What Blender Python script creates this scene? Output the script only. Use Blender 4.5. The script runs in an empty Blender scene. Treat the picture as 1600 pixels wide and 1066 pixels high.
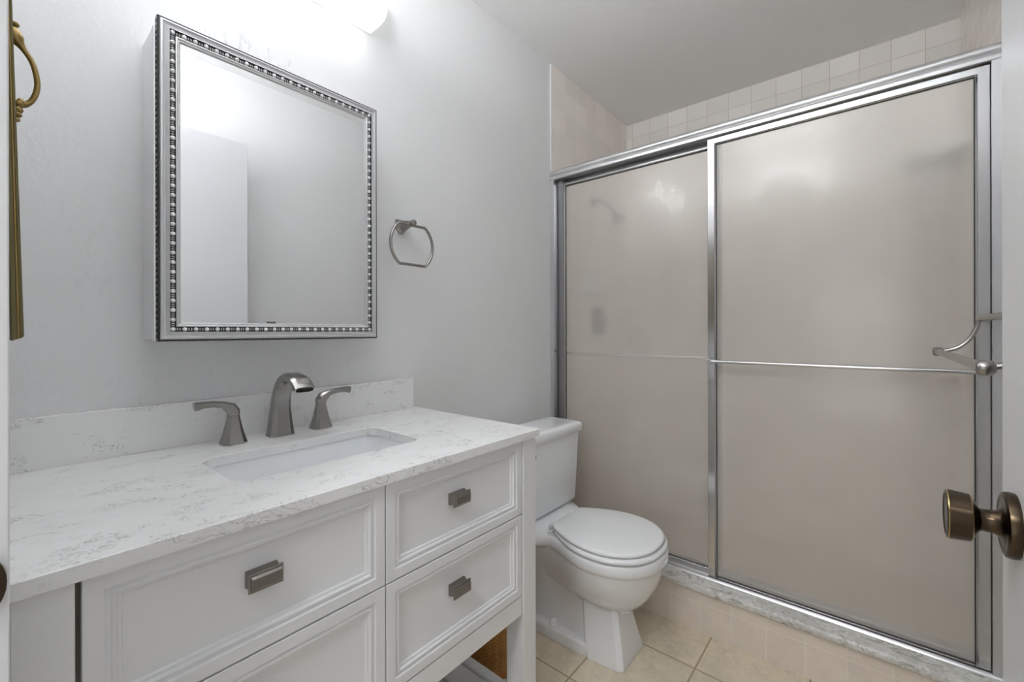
import bpy, bmesh, math, random
from mathutils import Vector, Matrix

random.seed(7)
scene = bpy.context.scene
COL = scene.collection
PI = math.pi

# ------------------------------------------------------------------ camera
YAW = math.radians(39.99)
ROLL = math.radians(-0.13)
FPX, CYPX, EYE = 676.2, 517.2, 1.1288
cd = bpy.data.cameras.new('camera')
cam = bpy.data.objects.new('camera', cd)
COL.objects.link(cam)
F = Vector((math.cos(YAW), math.sin(YAW), 0))
R0 = Vector((math.sin(YAW), -math.cos(YAW), 0))
U0 = Vector((0, 0, 1))
R = R0 * math.cos(ROLL) + U0 * math.sin(ROLL)
U = -R0 * math.sin(ROLL) + U0 * math.cos(ROLL)
M = Matrix((R, U, -F)).transposed().to_4x4()
M.translation = Vector((0, 0, EYE))
cam.matrix_world = M
cd.sensor_width = 36
cd.lens = FPX / 1600 * 36
cd.shift_y = -(533 - CYPX) / 1600
cd.clip_start = 0.01
scene.camera = cam

# ------------------------------------------------------------------ world, exposure, lights
scene.view_settings.view_transform = 'Standard'
scene.view_settings.look = 'None'
scene.view_settings.exposure = 0.54
scene.view_settings.gamma = 1.0
scene.view_settings.use_curve_mapping = False
w = bpy.data.worlds.new('world')
scene.world = w
w.use_nodes = True
bg = w.node_tree.nodes['Background']
bg.inputs[0].default_value = (0.93, 0.96, 1.0, 1)
WORLD_STRENGTH = 0.4
bg.inputs[1].default_value = WORLD_STRENGTH
VANITY_EMIT = 19.0       # vanity light lens
HALL_FILL_WATTS = 12        # added fill lamp on the hall ceiling, behind the camera
BOWL_FILL_WATTS = 17.5       # watts, bowl uplight added for fill on the bathroom ceiling, above the view
WINDOW_FILL_EMIT = 0.6         # emission of the hall window added as fill behind the camera
cy_ = scene.cycles
cy_.max_bounces = 20; cy_.diffuse_bounces = 12; cy_.glossy_bounces = 6; cy_.transmission_bounces = 12

# ------------------------------------------------------------------ room numbers (metres)
YA = 1.223      # mirror wall
YR = -0.282     # right wall
XB = 2.603      # far shower wall
ZC = 2.44
XT = 1.7585     # where the tile starts
XD = 1.757      # front of sliding door
ZT = 0.870      # counter top
YF = 0.690      # vanity front plane

# ------------------------------------------------------------------ materials
def mat(name, col=(0.8, 0.8, 0.8), rough=0.5, metal=0.0, spec=0.5, coat=0.0, coat_rough=0.05):
    m = bpy.data.materials.new(name)
    m.use_nodes = True
    b = m.node_tree.nodes['Principled BSDF']
    b.inputs['Base Color'].default_value = (*col, 1)
    b.inputs['Roughness'].default_value = rough
    b.inputs['Metallic'].default_value = metal
    b.inputs['Specular IOR Level'].default_value = spec
    b.inputs['Coat Weight'].default_value = coat
    b.inputs['Coat Roughness'].default_value = coat_rough
    return m

class NT:
    def __init__(s, m):
        s.m = m; s.t = m.node_tree; s.b = s.t.nodes['Principled BSDF']
    def n(s, typ, **kw):
        x = s.t.nodes.new(typ)
        for k, v in kw.items():
            if k.startswith('_'): setattr(x, k[1:], v)
        return x
    def l(s, a, b): s.t.links.new(a, b)
    def coord(s):
        return s.n('ShaderNodeTexCoord').outputs['Object']
    def noise(s, vec, scale, detail=4, rough=0.6, dist=0.0):
        x = s.n('ShaderNodeTexNoise'); s.l(vec, x.inputs['Vector'])
        x.inputs['Scale'].default_value = scale; x.inputs['Detail'].default_value = detail
        x.inputs['Roughness'].default_value = rough; x.inputs['Distortion'].default_value = dist
        return x.outputs['Fac']
    def math(s, op, a, b=None, c=None):
        x = s.n('ShaderNodeMath', _operation=op)
        for i, v in enumerate((a, b, c)):
            if v is None: continue
            if isinstance(v, (int, float)): x.inputs[i].default_value = v
            else: s.l(v, x.inputs[i])
        return x.outputs[0]
    def ramp(s, fac, stops, interp='LINEAR'):
        x = s.n('ShaderNodeValToRGB'); s.l(fac, x.inputs[0]); x.color_ramp.interpolation = interp
        el = x.color_ramp.elements
        while len(el) < len(stops): el.new(0.5)
        for e, (p, c) in zip(el, stops):
            e.position = p; e.color = (*c, 1) if len(c) == 3 else c
        return x.outputs[0]
    def mix(s, fac, a, b):
        x = s.n('ShaderNodeMix', _data_type='RGBA')
        for v, i in ((fac, 0), (a, 6), (b, 7)):
            if isinstance(v, (int, float)): x.inputs[i].default_value = v
            elif isinstance(v, tuple): x.inputs[i].default_value = (*v, 1)
            else: s.l(v, x.inputs[i])
        return x.outputs[2]
    def bump(s, h, strength=0.3, dist=0.002, target=None):
        x = s.n('ShaderNodeBump'); s.l(h, x.inputs['Height'])
        x.inputs['Strength'].default_value = strength; x.inputs['Distance'].default_value = dist
        s.l(x.outputs[0], s.b.inputs['Normal'])
        return x.outputs[0]
    def color(s, c): s.l(c, s.b.inputs['Base Color'])
    def xyz(s, vec):
        x = s.n('ShaderNodeSeparateXYZ'); s.l(vec, x.inputs[0]); return x.outputs

def paint_mat(name, col, rough=0.45, texture=0.25, stains=False):
    m = mat(name, col, rough); t = NT(m); v = t.coord()
    fine = t.noise(v, 90, 5, 0.6)
    big = t.noise(v, 9, 4, 0.6)
    h = t.math('ADD', t.math('MULTIPLY', fine, 0.5), t.math('MULTIPLY', big, 1.2))
    t.bump(h, texture, 0.0035)
    base = t.mix(t.math('MULTIPLY', t.noise(v, 3.5, 5, 0.6), 0.5), tuple(c * 1.03 for c in col), tuple(c * 0.93 for c in col))
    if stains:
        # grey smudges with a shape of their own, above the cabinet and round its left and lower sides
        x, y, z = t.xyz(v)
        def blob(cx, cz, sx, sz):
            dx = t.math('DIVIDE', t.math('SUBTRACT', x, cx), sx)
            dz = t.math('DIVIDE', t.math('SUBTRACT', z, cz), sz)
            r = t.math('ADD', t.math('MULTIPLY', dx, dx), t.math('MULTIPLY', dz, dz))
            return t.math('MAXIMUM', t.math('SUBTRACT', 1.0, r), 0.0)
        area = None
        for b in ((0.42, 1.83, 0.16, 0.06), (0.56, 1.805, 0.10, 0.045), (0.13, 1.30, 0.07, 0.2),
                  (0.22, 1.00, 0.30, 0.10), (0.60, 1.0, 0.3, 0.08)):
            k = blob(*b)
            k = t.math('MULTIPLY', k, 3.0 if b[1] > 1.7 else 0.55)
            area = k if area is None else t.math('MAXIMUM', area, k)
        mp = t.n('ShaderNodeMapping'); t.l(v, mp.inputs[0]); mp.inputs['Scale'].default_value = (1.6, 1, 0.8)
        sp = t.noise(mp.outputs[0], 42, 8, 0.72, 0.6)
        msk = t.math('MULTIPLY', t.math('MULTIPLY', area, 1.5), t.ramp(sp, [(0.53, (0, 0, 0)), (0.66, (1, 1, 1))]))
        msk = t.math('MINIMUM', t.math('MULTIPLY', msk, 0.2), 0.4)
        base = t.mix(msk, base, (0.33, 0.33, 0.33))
    t.color(base)
    return m

def grid_lines(t, u, v, su, sv, ou, ov, w):
    """1 inside the grout"""
    def line(c, s, o):
        f = t.math('FRACT', t.math('DIVIDE', t.math('SUBTRACT', c, o - 50 * s), s))
        d = t.math('MINIMUM', f, t.math('SUBTRACT', 1.0, f))
        return t.math('LESS_THAN', t.math('MULTIPLY', d, s), w / 2)
    return t.math('MAXIMUM', line(u, su, ou), line(v, sv, ov))

def tile_mat(name, ax, su, sv, ou, ov, grout_w, col, grout, rough=0.18, vary=0.05, mottle=0.0, bump=0.6):
    m = mat(name, col, rough); t = NT(m); v = t.coord(); c = t.xyz(v)
    u_, v_ = c['XYZ'.index(ax[0])], c['XYZ'.index(ax[1])]
    g = grid_lines(t, u_, v_, su, sv, ou, ov, grout_w)
    iu = t.math('FLOOR', t.math('DIVIDE', t.math('SUBTRACT', u_, ou - 50 * su), su))
    iv = t.math('FLOOR', t.math('DIVIDE', t.math('SUBTRACT', v_, ov - 50 * sv), sv))
    cb = t.n('ShaderNodeCombineXYZ'); t.l(iu, cb.inputs[0]); t.l(iv, cb.inputs[1])
    wn = t.n('ShaderNodeTexWhiteNoise'); t.l(cb.outputs[0], wn.inputs['Vector'])
    base = t.mix(wn.outputs['Value'], tuple(x * (1 - vary) for x in col), tuple(min(1, x * (1 + vary)) for x in col))
    if mottle:
        n1 = t.noise(v, 14, 8, 0.7)
        base = t.mix(t.ramp(n1, [(0.42, (0, 0, 0)), (0.66, (mottle,) * 3)]), base, tuple(x * 0.72 for x in col))
        n2 = t.noise(v, 60, 6, 0.7)
        base = t.mix(t.ramp(n2, [(0.5, (0, 0, 0)), (0.7, (mottle * .7,) * 3)]), base, tuple(min(1, x * 1.25) for x in col))
    t.color(t.mix(g, base, grout))
    t.l(t.mix(g, (rough,) * 3, (0.8,) * 3), t.b.inputs['Roughness'])
    h = t.math('SUBTRACT', 1.0, g)
    h = t.math('ADD', h, t.math('MULTIPLY', t.noise(v, 7, 2), 0.15))
    t.bump(h, bump, 0.0012)
    return m

def quartz_mat():
    m = mat('white quartz', (0.8, 0.8, 0.79), 0.16); t = NT(m); v = t.coord()
    mp = t.n('ShaderNodeMapping'); t.l(v, mp.inputs[0]); mp.inputs['Scale'].default_value = (1, 1.5, 1.5)
    mp.inputs['Rotation'].default_value = (0, 0, 0.35)
    vv = mp.outputs[0]
    cloud = t.noise(vv, 5, 3, 0.5)
    base = t.mix(cloud, (0.85, 0.85, 0.845), (0.70, 0.70, 0.70))
    def vein(scale, dist, wid, mscale, lo, hi):
        n1 = t.noise(vv, scale, 3, 0.62, dist)
        d = t.math('ABSOLUTE', t.math('SUBTRACT', n1, 0.5))
        line = t.ramp(d, [(0.0, (1, 1, 1)), (wid, (0, 0, 0))])
        mk = t.noise(vv, mscale, 4, 0.6)
        return t.math('MULTIPLY', line, t.ramp(mk, [(lo, (0, 0, 0)), (hi, (1, 1, 1))]))
    a = vein(20, 1.3, 0.022, 10, 0.55, 0.63)
    b = vein(38, 1.8, 0.034, 15, 0.55, 0.62)
    c = vein(9, 1.0, 0.012, 5, 0.52, 0.62)
    k = t.math('MINIMUM', t.math('ADD', t.math('ADD', t.math('MULTIPLY', a, 0.85), t.math('MULTIPLY', b, 0.75)), t.math('MULTIPLY', c, 0.3)), 0.52)
    t.color(t.mix(k, base, (0.27, 0.27, 0.28)))
    return m

def marble_mat():
    m = mat('grey veined marble', (0.7, 0.7, 0.68), 0.2); t = NT(m); v = t.coord()
    mp = t.n('ShaderNodeMapping'); t.l(v, mp.inputs[0]); mp.inputs['Scale'].default_value = (3.6, 1.5, 3.4)
    mp.inputs['Rotation'].default_value = (0.2, 0, 0.4)
    n1 = t.noise(mp.outputs[0], 9, 8, 0.68, 1.6)
    c = t.ramp(n1, [(0.3, (0.20, 0.20, 0.18)), (0.42, (0.5, 0.49, 0.45)), (0.5, (0.72, 0.71, 0.69)), (0.60, (0.50, 0.49, 0.45)), (0.75, (0.70, 0.69, 0.66))])
    n2 = t.noise(mp.outputs[0], 26, 6, 0.7, 2.2)
    d = t.math('ABSOLUTE', t.math('SUBTRACT', n2, 0.5))
    ln = t.math('MULTIPLY', t.ramp(d, [(0, (1, 1, 1)), (0.02, (0, 0, 0))]), t.ramp(t.noise(v, 7, 3), [(0.5, (0, 0, 0)), (0.6, (1, 1, 1))]))
    t.color(t.mix(t.math('MULTIPLY', ln, 0.8), c, (0.13, 0.12, 0.11)))
    return m

def metal_mat(name, col, rough, brushed=0.0, axis=2):
    m = mat(name, col, rough, 1.0)
    if brushed:
        t = NT(m); v = t.coord(); mp = t.n('ShaderNodeMapping'); t.l(v, mp.inputs[0])
        sc = [400, 400, 400]; sc[axis] = 12; mp.inputs['Scale'].default_value = sc
        n1 = t.noise(mp.outputs[0], 1, 3)
        t.l(t.math('ADD', t.math('MULTIPLY', n1, brushed), rough - brushed / 2), t.b.inputs['Roughness'])
    return m

def glass_mat():
    m = mat('obscure shower glass', (1.0, 0.965, 0.92), 0.22); t = NT(m)
    t.b.inputs['Transmission Weight'].default_value = 0.74
    t.b.inputs['IOR'].default_value = 1.35
    t.b.inputs['Coat Weight'].default_value = 0.45
    t.b.inputs['Coat IOR'].default_value = 1.55
    t.b.inputs['Coat Roughness'].default_value = 0.045
    v = t.coord()
    n1 = t.noise(v, 55, 3, 0.55); n2 = t.noise(v, 11, 2, 0.5)
    h = t.math('ADD', t.math('MULTIPLY', n1, 0.25), n2)
    bp = t.n('ShaderNodeBump'); t.l(h, bp.inputs['Height']); bp.inputs['Strength'].default_value = 0.26; bp.inputs['Distance'].default_value = 0.004
    t.l(bp.outputs[0], t.b.inputs['Coat Normal'])
    bp2 = t.n('ShaderNodeBump'); t.l(n1, bp2.inputs['Height']); bp2.inputs['Strength'].default_value = 0.15; bp2.inputs['Distance'].default_value = 0.002
    t.l(bp2.outputs[0], t.b.inputs['Normal'])
    return m

MT = {}
MT['wall'] = paint_mat('grey white wall paint', (0.70, 0.70, 0.705), 0.42, 0.28, True)
MT['wall2'] = paint_mat('grey white plain wall paint', (0.74, 0.745, 0.75), 0.5, 0.2)
MT['ceiling'] = paint_mat('ceiling paint', (0.90, 0.905, 0.905), 0.7, 0.15)
MT['trim'] = mat('white satin trim paint', (0.78, 0.785, 0.80), 0.3)
MT['door'] = paint_mat('white door paint', (0.67, 0.675, 0.69), 0.28, 0.12)
TC, TG = (0.84, 0.785, 0.735), (0.80, 0.76, 0.71)
MT['tile_side'] = tile_mat('beige wall tile side', 'XZ', 0.1095, 0.1095, XT + 0.012, 2.35, 0.0022, TC, TG)
MT['tile_far'] = tile_mat('beige wall tile far', 'YZ', 0.1125, 0.1095, 1.067, 2.35, 0.0024, (0.84, 0.81, 0.775), (0.60, 0.54, 0.48))
MT['tile_curb'] = tile_mat('beige curb tile', 'YZ', 0.109, 0.109, 0.287, 0.109, 0.0028, (0.76, 0.68, 0.595), (0.80, 0.74, 0.66), 0.22, 0.03, 0.25)
MT['tile_pan'] = tile_mat('beige shower floor tile', 'XY', 0.052, 0.052, 0, 0, 0.004, (0.60, 0.52, 0.44), TG, 0.3)
MT['floor'] = tile_mat('sand floor tile', 'XY', 0.3005, 0.3015, 1.497, 0.4625, 0.0058, (0.74, 0.645, 0.505), (0.40, 0.32, 0.21), 0.28, 0.06, 0.65)
MT['quartz'] = quartz_mat()
MT['marble'] = marble_mat()
MT['cab'] = mat('white cabinet lacquer', (0.75, 0.755, 0.765), 0.32)
MT['cabin'] = mat('cabinet inside board', (0.30, 0.27, 0.22), 0.7)
MT['porcelain'] = mat('white glazed porcelain', (0.83, 0.845, 0.86), 0.10, coat=0.4)
MT['seat'] = mat('white toilet seat plastic', (0.82, 0.83, 0.84), 0.18)
MT['nickel'] = metal_mat('brushed nickel', (0.36, 0.345, 0.33), 0.27, 0.0)
MT['pull'] = metal_mat('antique pewter pull', (0.27, 0.245, 0.225), 0.34, 0.0)
MT['chrome'] = metal_mat('polished chrome', (0.65, 0.65, 0.66), 0.16)
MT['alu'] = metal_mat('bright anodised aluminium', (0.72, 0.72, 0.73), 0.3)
MT['alu_shade'] = metal_mat('aluminium with painted shade', (0.36, 0.36, 0.37), 0.35)  # darker copy of the aluminium, shade put into the colour
MT['gasket'] = mat('black glazing gasket', (0.02, 0.02, 0.02), 0.6)
MT['brass'] = metal_mat('antique brass', (0.078, 0.056, 0.036), 0.27)
MT['brass_edge'] = metal_mat('worn brass edge', (0.50, 0.36, 0.16), 0.25)
MT['gilt'] = mat('gilt metal', (0.30, 0.20, 0.065), 0.38, 0.55)
MT['olive'] = mat('olive bronze side', (0.14, 0.115, 0.045), 0.45, 0.4)
MT['frame'] = mat('silver leaf frame', (0.58, 0.58, 0.59), 0.33, 0.35)
MT['bead'] = mat('silver bead', (0.88, 0.88, 0.88), 0.3, 0.1)
MT['black'] = mat('dark tarnished inlay', (0.035, 0.035, 0.035), 0.5)
MT['mirror'] = metal_mat('mirror silver', (0.90, 0.905, 0.91), 0.0)
MT['glass'] = glass_mat()
MT['wicker'] = None
m = mat('brown woven wicker', (0.26, 0.125, 0.03), 0.5); t = NT(m); v = t.coord()
t.color(t.mix(t.noise(v, 60, 4), (0.26, 0.12, 0.03), (0.58, 0.30, 0.085))); t.bump(t.noise(v, 300, 3), 0.3, 0.001); MT['wicker'] = m
MT['wicker_rim'] = mat('orange brown cane rim', (0.40, 0.17, 0.04), 0.4)
MT['rubber'] = mat('brown rubber', (0.25, 0.19, 0.15), 0.6)
# lens of the vanity light: brighter in front of each of its three bulbs
m = mat('lit white acrylic', (0.9, 0.9, 0.9), 0.3); t = NT(m); x, y, z = t.xyz(t.coord())
f = t.math('FRACT', t.math('DIVIDE', t.math('SUBTRACT', x, 0.155 - 20 * 0.2033), 0.2033))
d = t.math('ABSOLUTE', t.math('SUBTRACT', f, 0.5))
st = t.ramp(d, [(0.0, (1, 1, 1)), (0.07, (0.6, 0.6, 0.6)), (0.14, (0.07, 0.07, 0.07)), (0.5, (0.045, 0.045, 0.045))])
t.b.inputs['Emission Color'].default_value = (0.975, 0.99, 1, 1)
t.l(t.math('MULTIPLY', st, VANITY_EMIT), t.b.inputs['Emission Strength']); MT['lens'] = m


m = mat('emissive fill panel', (0.9, 0.9, 0.9), 0.2); m.node_tree.nodes['Principled BSDF'].inputs['Emission Color'].default_value = (0.96, 0.98, 1, 1)
m.node_tree.nodes['Principled BSDF'].inputs['Emission Strength'].default_value = WINDOW_FILL_EMIT; MT['fill_glow'] = m  # the pane's glow is added fill light

# ------------------------------------------------------------------ mesh helpers
def obj(name, bm, m, parent=None, smooth=False, bevel=0.0, seg=2, angle=35):
    me = bpy.data.meshes.new(name)
    bmesh.ops.recalc_face_normals(bm, faces=bm.faces)
    bm.to_mesh(me); bm.free()
    ms = m if isinstance(m, (list, tuple)) else [m]
    for k in ms: me.materials.append(MT[k])
    o = bpy.data.objects.new(name, me); COL.objects.link(o)
    if smooth or bevel:
        for p in me.polygons: p.use_smooth = True
        me.set_sharp_from_angle(angle=math.radians(angle))
    if bevel:
        b = o.modifiers.new('bevel', 'BEVEL'); b.width = bevel; b.segments = seg; b.limit_method = 'ANGLE'
        b.angle_limit = math.radians(30); b.harden_normals = True
    if parent: o.parent = parent; o.matrix_parent_inverse = Matrix.Translation(-parent.location)
    return o

def thing(name, label, cat, loc=(0, 0, 0), group=None):
    o = bpy.data.objects.new(name, None); COL.objects.link(o); o.location = loc
    o.empty_display_size = 0.05
    o['label'] = label; o['category'] = cat
    if group: o['group'] = group
    return o

def tag(o, label, cat, group=None):
    o['label'] = label; o['category'] = cat
    if group: o['group'] = group
    return o

def struct(name, bm, m, **k):
    o = obj(name, bm, m, **k); o['kind'] = 'structure'; return o

def B(*boxes):
    bm = bmesh.new()
    for b in boxes: add_box(bm, *b)
    return bm

def add_box(bm, x0, x1, y0, y1, z0, z1, mi=0):
    vs = [bm.verts.new((x, y, z)) for x in (x0, x1) for y in (y0, y1) for z in (z0, z1)]
    for f in ((0, 1, 3, 2), (4, 6, 7, 5), (0, 4, 5, 1), (2, 3, 7, 6), (0, 2, 6, 4), (1, 5, 7, 3)):
        fc = bm.faces.new([vs[i] for i in f]); fc.material_index = mi

def loft(bm, rings, cap0=True, cap1=True, closed=True, mi=0):
    rv = [[bm.verts.new(p) for p in r] for r in rings]
    n = len(rv[0])
    for a, b in zip(rv, rv[1:]):
        for i in range(n if closed else n - 1):
            j = (i + 1) % n
            f = bm.faces.new((a[i], a[j], b[j], b[i])); f.material_index = mi
    if cap0: f = bm.faces.new(rv[0][::-1]); f.material_index = mi
    if cap1: f = bm.faces.new(rv[-1]); f.material_index = mi
    return rv

def tube(bm, pts, rad, n=12, closed=False, flat=1.0, up=Vector((0, 0, 1)), mi=0):
    """round tube along pts; rad number or list; flat squashes along the 'up' side"""
    P = [Vector(p) for p in pts]; k = len(P)
    rs = rad if isinstance(rad, (list, tuple)) else [rad] * k
    rings = []
    for i in range(k):
        if closed: T = P[(i + 1) % k] - P[i - 1]
        else: T = P[min(i + 1, k - 1)] - P[max(i - 1, 0)]
        T.normalize()
        u = up - T * up.dot(T)
        if u.length < 1e-3: u = Vector((1, 0, 0)) - T * T.x
        u.normalize(); s = T.cross(u)
        rings.append([P[i] + (u * math.sin(a) * flat + s * math.cos(a)) * rs[i] for a in [2 * PI * j / n for j in range(n)]])
    if closed: rings.append(rings[0])
    loft(bm, rings, not closed, not closed, True, mi)
    if closed: bmesh.ops.remove_doubles(bm, verts=bm.verts, dist=1e-6)

def lathe(bm, prof, origin, axis, n=32, mi=0, cap=True):
    """prof: (distance along axis, radius)"""
    A = Vector(axis).normalized(); O = Vector(origin)
    u = A.orthogonal().normalized(); s = A.cross(u)
    rings = [[O + A * d + (u * math.cos(a) + s * math.sin(a)) * max(r, 1e-5) for a in [2 * PI * j / n for j in range(n)]] for d, r in prof]
    loft(bm, rings, cap, cap, True, mi)

def extrude_poly(bm, poly, axis, a, b, mi=0):
    """poly of 2D points in the two other axes, extruded along axis from a to b"""
    def p3(q, t):
        if axis == 'X': return (t, q[0], q[1])
        if axis == 'Y': return (q[0], t, q[1])
        return (q[0], q[1], t)
    loft(bm, [[p3(q, a) for q in poly], [p3(q, b) for q in poly]], mi=mi)

def smoothpath(pts, k=6):
    P = [Vector(p) for p in pts]; out = []
    for i in range(len(P) - 1):
        p0 = P[max(i - 1, 0)]; p1 = P[i]; p2 = P[i + 1]; p3 = P[min(i + 2, len(P) - 1)]
        for j in range(k):
            t = j / k
            out.append(0.5 * ((2 * p1) + (-p0 + p2) * t + (2 * p0 - 5 * p1 + 4 * p2 - p3) * t * t + (-p0 + 3 * p1 - 3 * p2 + p3) * t ** 3))
    out.append(P[-1]); return out

def rrect(cx, cy, hx, hy, r, k=6):
    pts = []
    for sx, sy, a0 in ((1, 1, 0), (-1, 1, 90), (-1, -1, 180), (1, -1, 270)):
        for j in range(k + 1):
            a = math.radians(a0 + 90 * j / k)
            pts.append((cx + sx * (hx - r) + r * math.cos(a), cy + sy * (hy - r) + r * math.sin(a)))
    return pts

# ================================================================== THE ROOM
struct('floor', B((-1.7, 2.72, -1.6, 1.8, -0.05, 0.0)), 'floor')
struct('ceiling', B((-1.7, 2.72, -1.6, 1.8, ZC, ZC + 0.06)), 'ceiling')
struct('wall_left', B((-0.12, XT, YA, YA + 0.1, 0, ZC)), 'wall')
struct('wall_left_shower', B((XT, XB + 0.1, YA - 0.004, YA + 0.1, 0, ZC)), 'tile_side')
struct('wall_front', B((XB, XB + 0.1, YR - 0.1, YA - 0.004, 0, ZC)), 'tile_far')
struct('wall_right', B((-0.12, XT, YR - 0.1, YR, 0, ZC)), 'wall2')
struct('wall_right_shower', B((XT, XB, YR - 0.1, YR + 0.004, 0, ZC)), 'tile_side')
struct('wall_back', B((-0.12, -0.004, 0.60, YA, 0, ZC), (-0.12, -0.004, YR, -0.185, 0, ZC), (-0.12, -0.004, -0.185, 0.60, 2.05, ZC)), 'wall2')
struct('wall_hall', B((-1.7, -1.6, -1.6, 1.8, 0, ZC)), 'wall2')
# tile edge strip, baseboard, door casing
struct('trim_1', B((XT - 0.009, XT, YA - 0.008, YA, 0.0, ZC)), 'trim', bevel=0.003)
struct('trim_2', B((-0.125, 0.0074, 0.575, 0.60, 0, 2.05), (-0.004, 0.0074, 0.60, 0.645, 0, 2.10)), 'trim', bevel=0.0015)
struct('trim_3', B((-0.125, 0.0074, -0.185, -0.165, 0, 2.05), (-0.004, 0.0074, -0.225, -0.185, 0, 2.10)), 'trim', bevel=0.0015)
struct('trim_4', B((-0.125, 0.0074, -0.165, 0.575, 2.042, 2.06), (-0.004, 0.0074, -0.165, 0.575, 2.06, 2.10)), 'trim')
struct('baseboard_left', B((0.93, XT - 0.06, YA - 0.012, YA, 0, 0.09)), 'trim', bevel=0.003)
struct('baseboard_right', B((0.01, 1.69, YR, YR + 0.012, 0, 0.09)), 'trim', bevel=0.003)

# shower curb with its marble sill, shower floor
struct('trim_5', B((1.69, 1.83, YR + 0.004, YA - 0.004, 0, 0.150)), 'tile_curb')
struct('floor_shower', B((1.83, XB, YR + 0.004, YA - 0.004, 0.0, 0.03)), 'tile_pan')
bm = bmesh.new()
extrude_poly(bm, [(1.845, 0.1505), (1.845, 0.1785), (1.684, 0.1785), (1.680, 0.1770), (1.677, 0.1735), (1.676, 0.165), (1.677, 0.156), (1.681, 0.1515), (1.686, 0.1505)], 'Y', YR + 0.005, YA - 0.005)
tag(obj('shower_sill', bm, 'marble', smooth=True), 'white and grey veined marble sill capping the tiled shower curb', 'sill')

# bathroom door, open against the right wall
door = struct('door_1', B((0.02, 0.785, -0.153, -0.118, 0.012, 2.035)), 'door', bevel=0.0025)
KX, KZ = 0.716, 0.914
dk = bpy.data.objects.new('door_knob', None); COL.objects.link(dk); dk.location = (KX, -0.118, KZ); dk.parent = door
dk['label'] = 'antique brass drum knob on round rose'
bm = bmesh.new()
O = (KX, -0.118, KZ); AX = (0, 1, 0)
lathe(bm, [(0, 0.0345), (0.004, 0.0355), (0.009, 0.0345), (0.0105, 0.031), (0.0095, 0.027), (0.0105, 0.018), (0.013, 0.0145), (0.018, 0.0125), (0.026, 0.012), (0.029, 0.0135)], O, AX, 40)
r1 = obj('rose', bm, 'brass', smooth=True); r1.parent = dk; r1.matrix_parent_inverse = Matrix.Translation(-dk.location)
bm = bmesh.new()
lathe(bm, [(0.028, 0.013), (0.033, 0.0225), (0.0345, 0.0255)], O, AX, 40, cap=False)
lathe(bm, [(0.0355, 0.0262), (0.0535, 0.0277)], O, AX, 40, cap=False)
lathe(bm, [(0.0545, 0.0272), (0.0555, 0.024), (0.0535, 0.021), (0.052, 0.012), (0.0515, 0.001)], O, AX, 40, cap=True)
lathe(bm, [(0.0345, 0.0255), (0.0355, 0.0262)], O, AX, 40, 1, cap=False)
lathe(bm, [(0.0535, 0.0277), (0.0545, 0.0272)], O, AX, 40, 1, cap=False)
k1 = obj('knob_head', bm, ['brass', 'brass_edge'], smooth=True); k1.parent = dk; k1.matrix_parent_inverse = Matrix.Translation(-dk.location)

# latch strike on the left jamb
bm = bmesh.new()
pts = [(-0.045, 0.885), (-0.045, 0.945)] + [(-0.010 + 0.0158 * math.sin(a), 0.915 + 0.0255 * math.cos(a)) for a in [PI * j / 12 for j in range(13)]]
extrude_poly(bm, pts, 'Y', 0.570, 0.5748)
tag(obj('strike_plate', bm, 'brass', smooth=True), 'dark brass latch strike plate with rounded lip on the left door jamb', 'strike plate')

# ================================================================== VANITY
van = thing('bathroom_vanity', 'white four drawer bathroom vanity on open legs with slatted lower shelf', 'vanity', (0.46, 0.95, 0))
ZB = 0.405
bm = B((0.0575, 0.862, YF + 0.022, YF + 0.034, 0.46, ZT - 0.021), (0.0575, 0.862, YA - 0.015, YA - 0.003, 0.46, ZT - 0.021),
       (0.0575, 0.862, YF + 0.034, YA - 0.015, 0.46, 0.475), (0.0575, 0.0695, YF + 0.034, YA - 0.015, 0.475, ZT - 0.021), (0.850, 0.862, YF + 0.034, YA - 0.015, 0.475, ZT - 0.021))
obj('cabinet_body', bm, 'cabin', van)
obj('side_panel', B((0.864, 0.910, YF + 0.06, 1.165, ZB, ZT - 0.0205)), 'cab', van, bevel=0.001)
obj('side_panel', B((0.010, 0.050, YF + 0.06, 1.165, ZB, ZT - 0.0205)), 'cab', van, bevel=0.001)
obj('bottom_rail', B((0.0645, 0.860, YF + 0.001, YF + 0.021, ZB, 0.452)), 'cab', van, bevel=0.001)
for x0, x1 in ((0.0085, 0.0565), (0.863, 0.915)):
    for y0, y1 in ((YF - 0.003, YF + 0.055), (1.165, 1.215)):
        obj('leg', B((x0, x1, y0, y1, 0.0, ZT - 0.0205)), 'cab', van, bevel=0.0018)
# lower shelf: rails and slats
sh = obj('shelf', B((0.0565, 0.863, YF + 0.006, YF + 0.030, 0.105, 0.155), (0.0565, 0.863, 1.165, 1.19, 0.105, 0.155),
                    (0.885, 0.910, YF + 0.055, 1.165, 0.105, 0.155), (0.012, 0.037, YF + 0.055, 1.165, 0.105, 0.155),
                    *[(0.815 - i * 0.0765, 0.881 - i * 0.0765, YF + 0.030, 1.165, 0.130, 0.146) for i in range(11)]), 'cab', van, bevel=0.001)

def drawer_front(x0, x1, z0, z1):
    rings = []
    prof = [(0.0015, 0.020), (0.0, 0.0185), (0.0, 0.001), (0.001, 0.0), (0.0190, 0.0), (0.0205, 0.0035), (0.0245, 0.0040), (0.0265, 0.0018),
            (0.0290, 0.0018), (0.0310, 0.0060), (0.0345, 0.0065), (0.0365, 0.0098), (0.0400, 0.0105)]
    for ins, dep in prof:
        rings.append([(x0 + ins, YF + dep, z0 + ins), (x1 - ins, YF + dep, z0 + ins), (x1 - ins, YF + dep, z1 - ins), (x0 + ins, YF + dep, z1 - ins)])
    bm = bmesh.new(); loft(bm, rings); return bm

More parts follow.
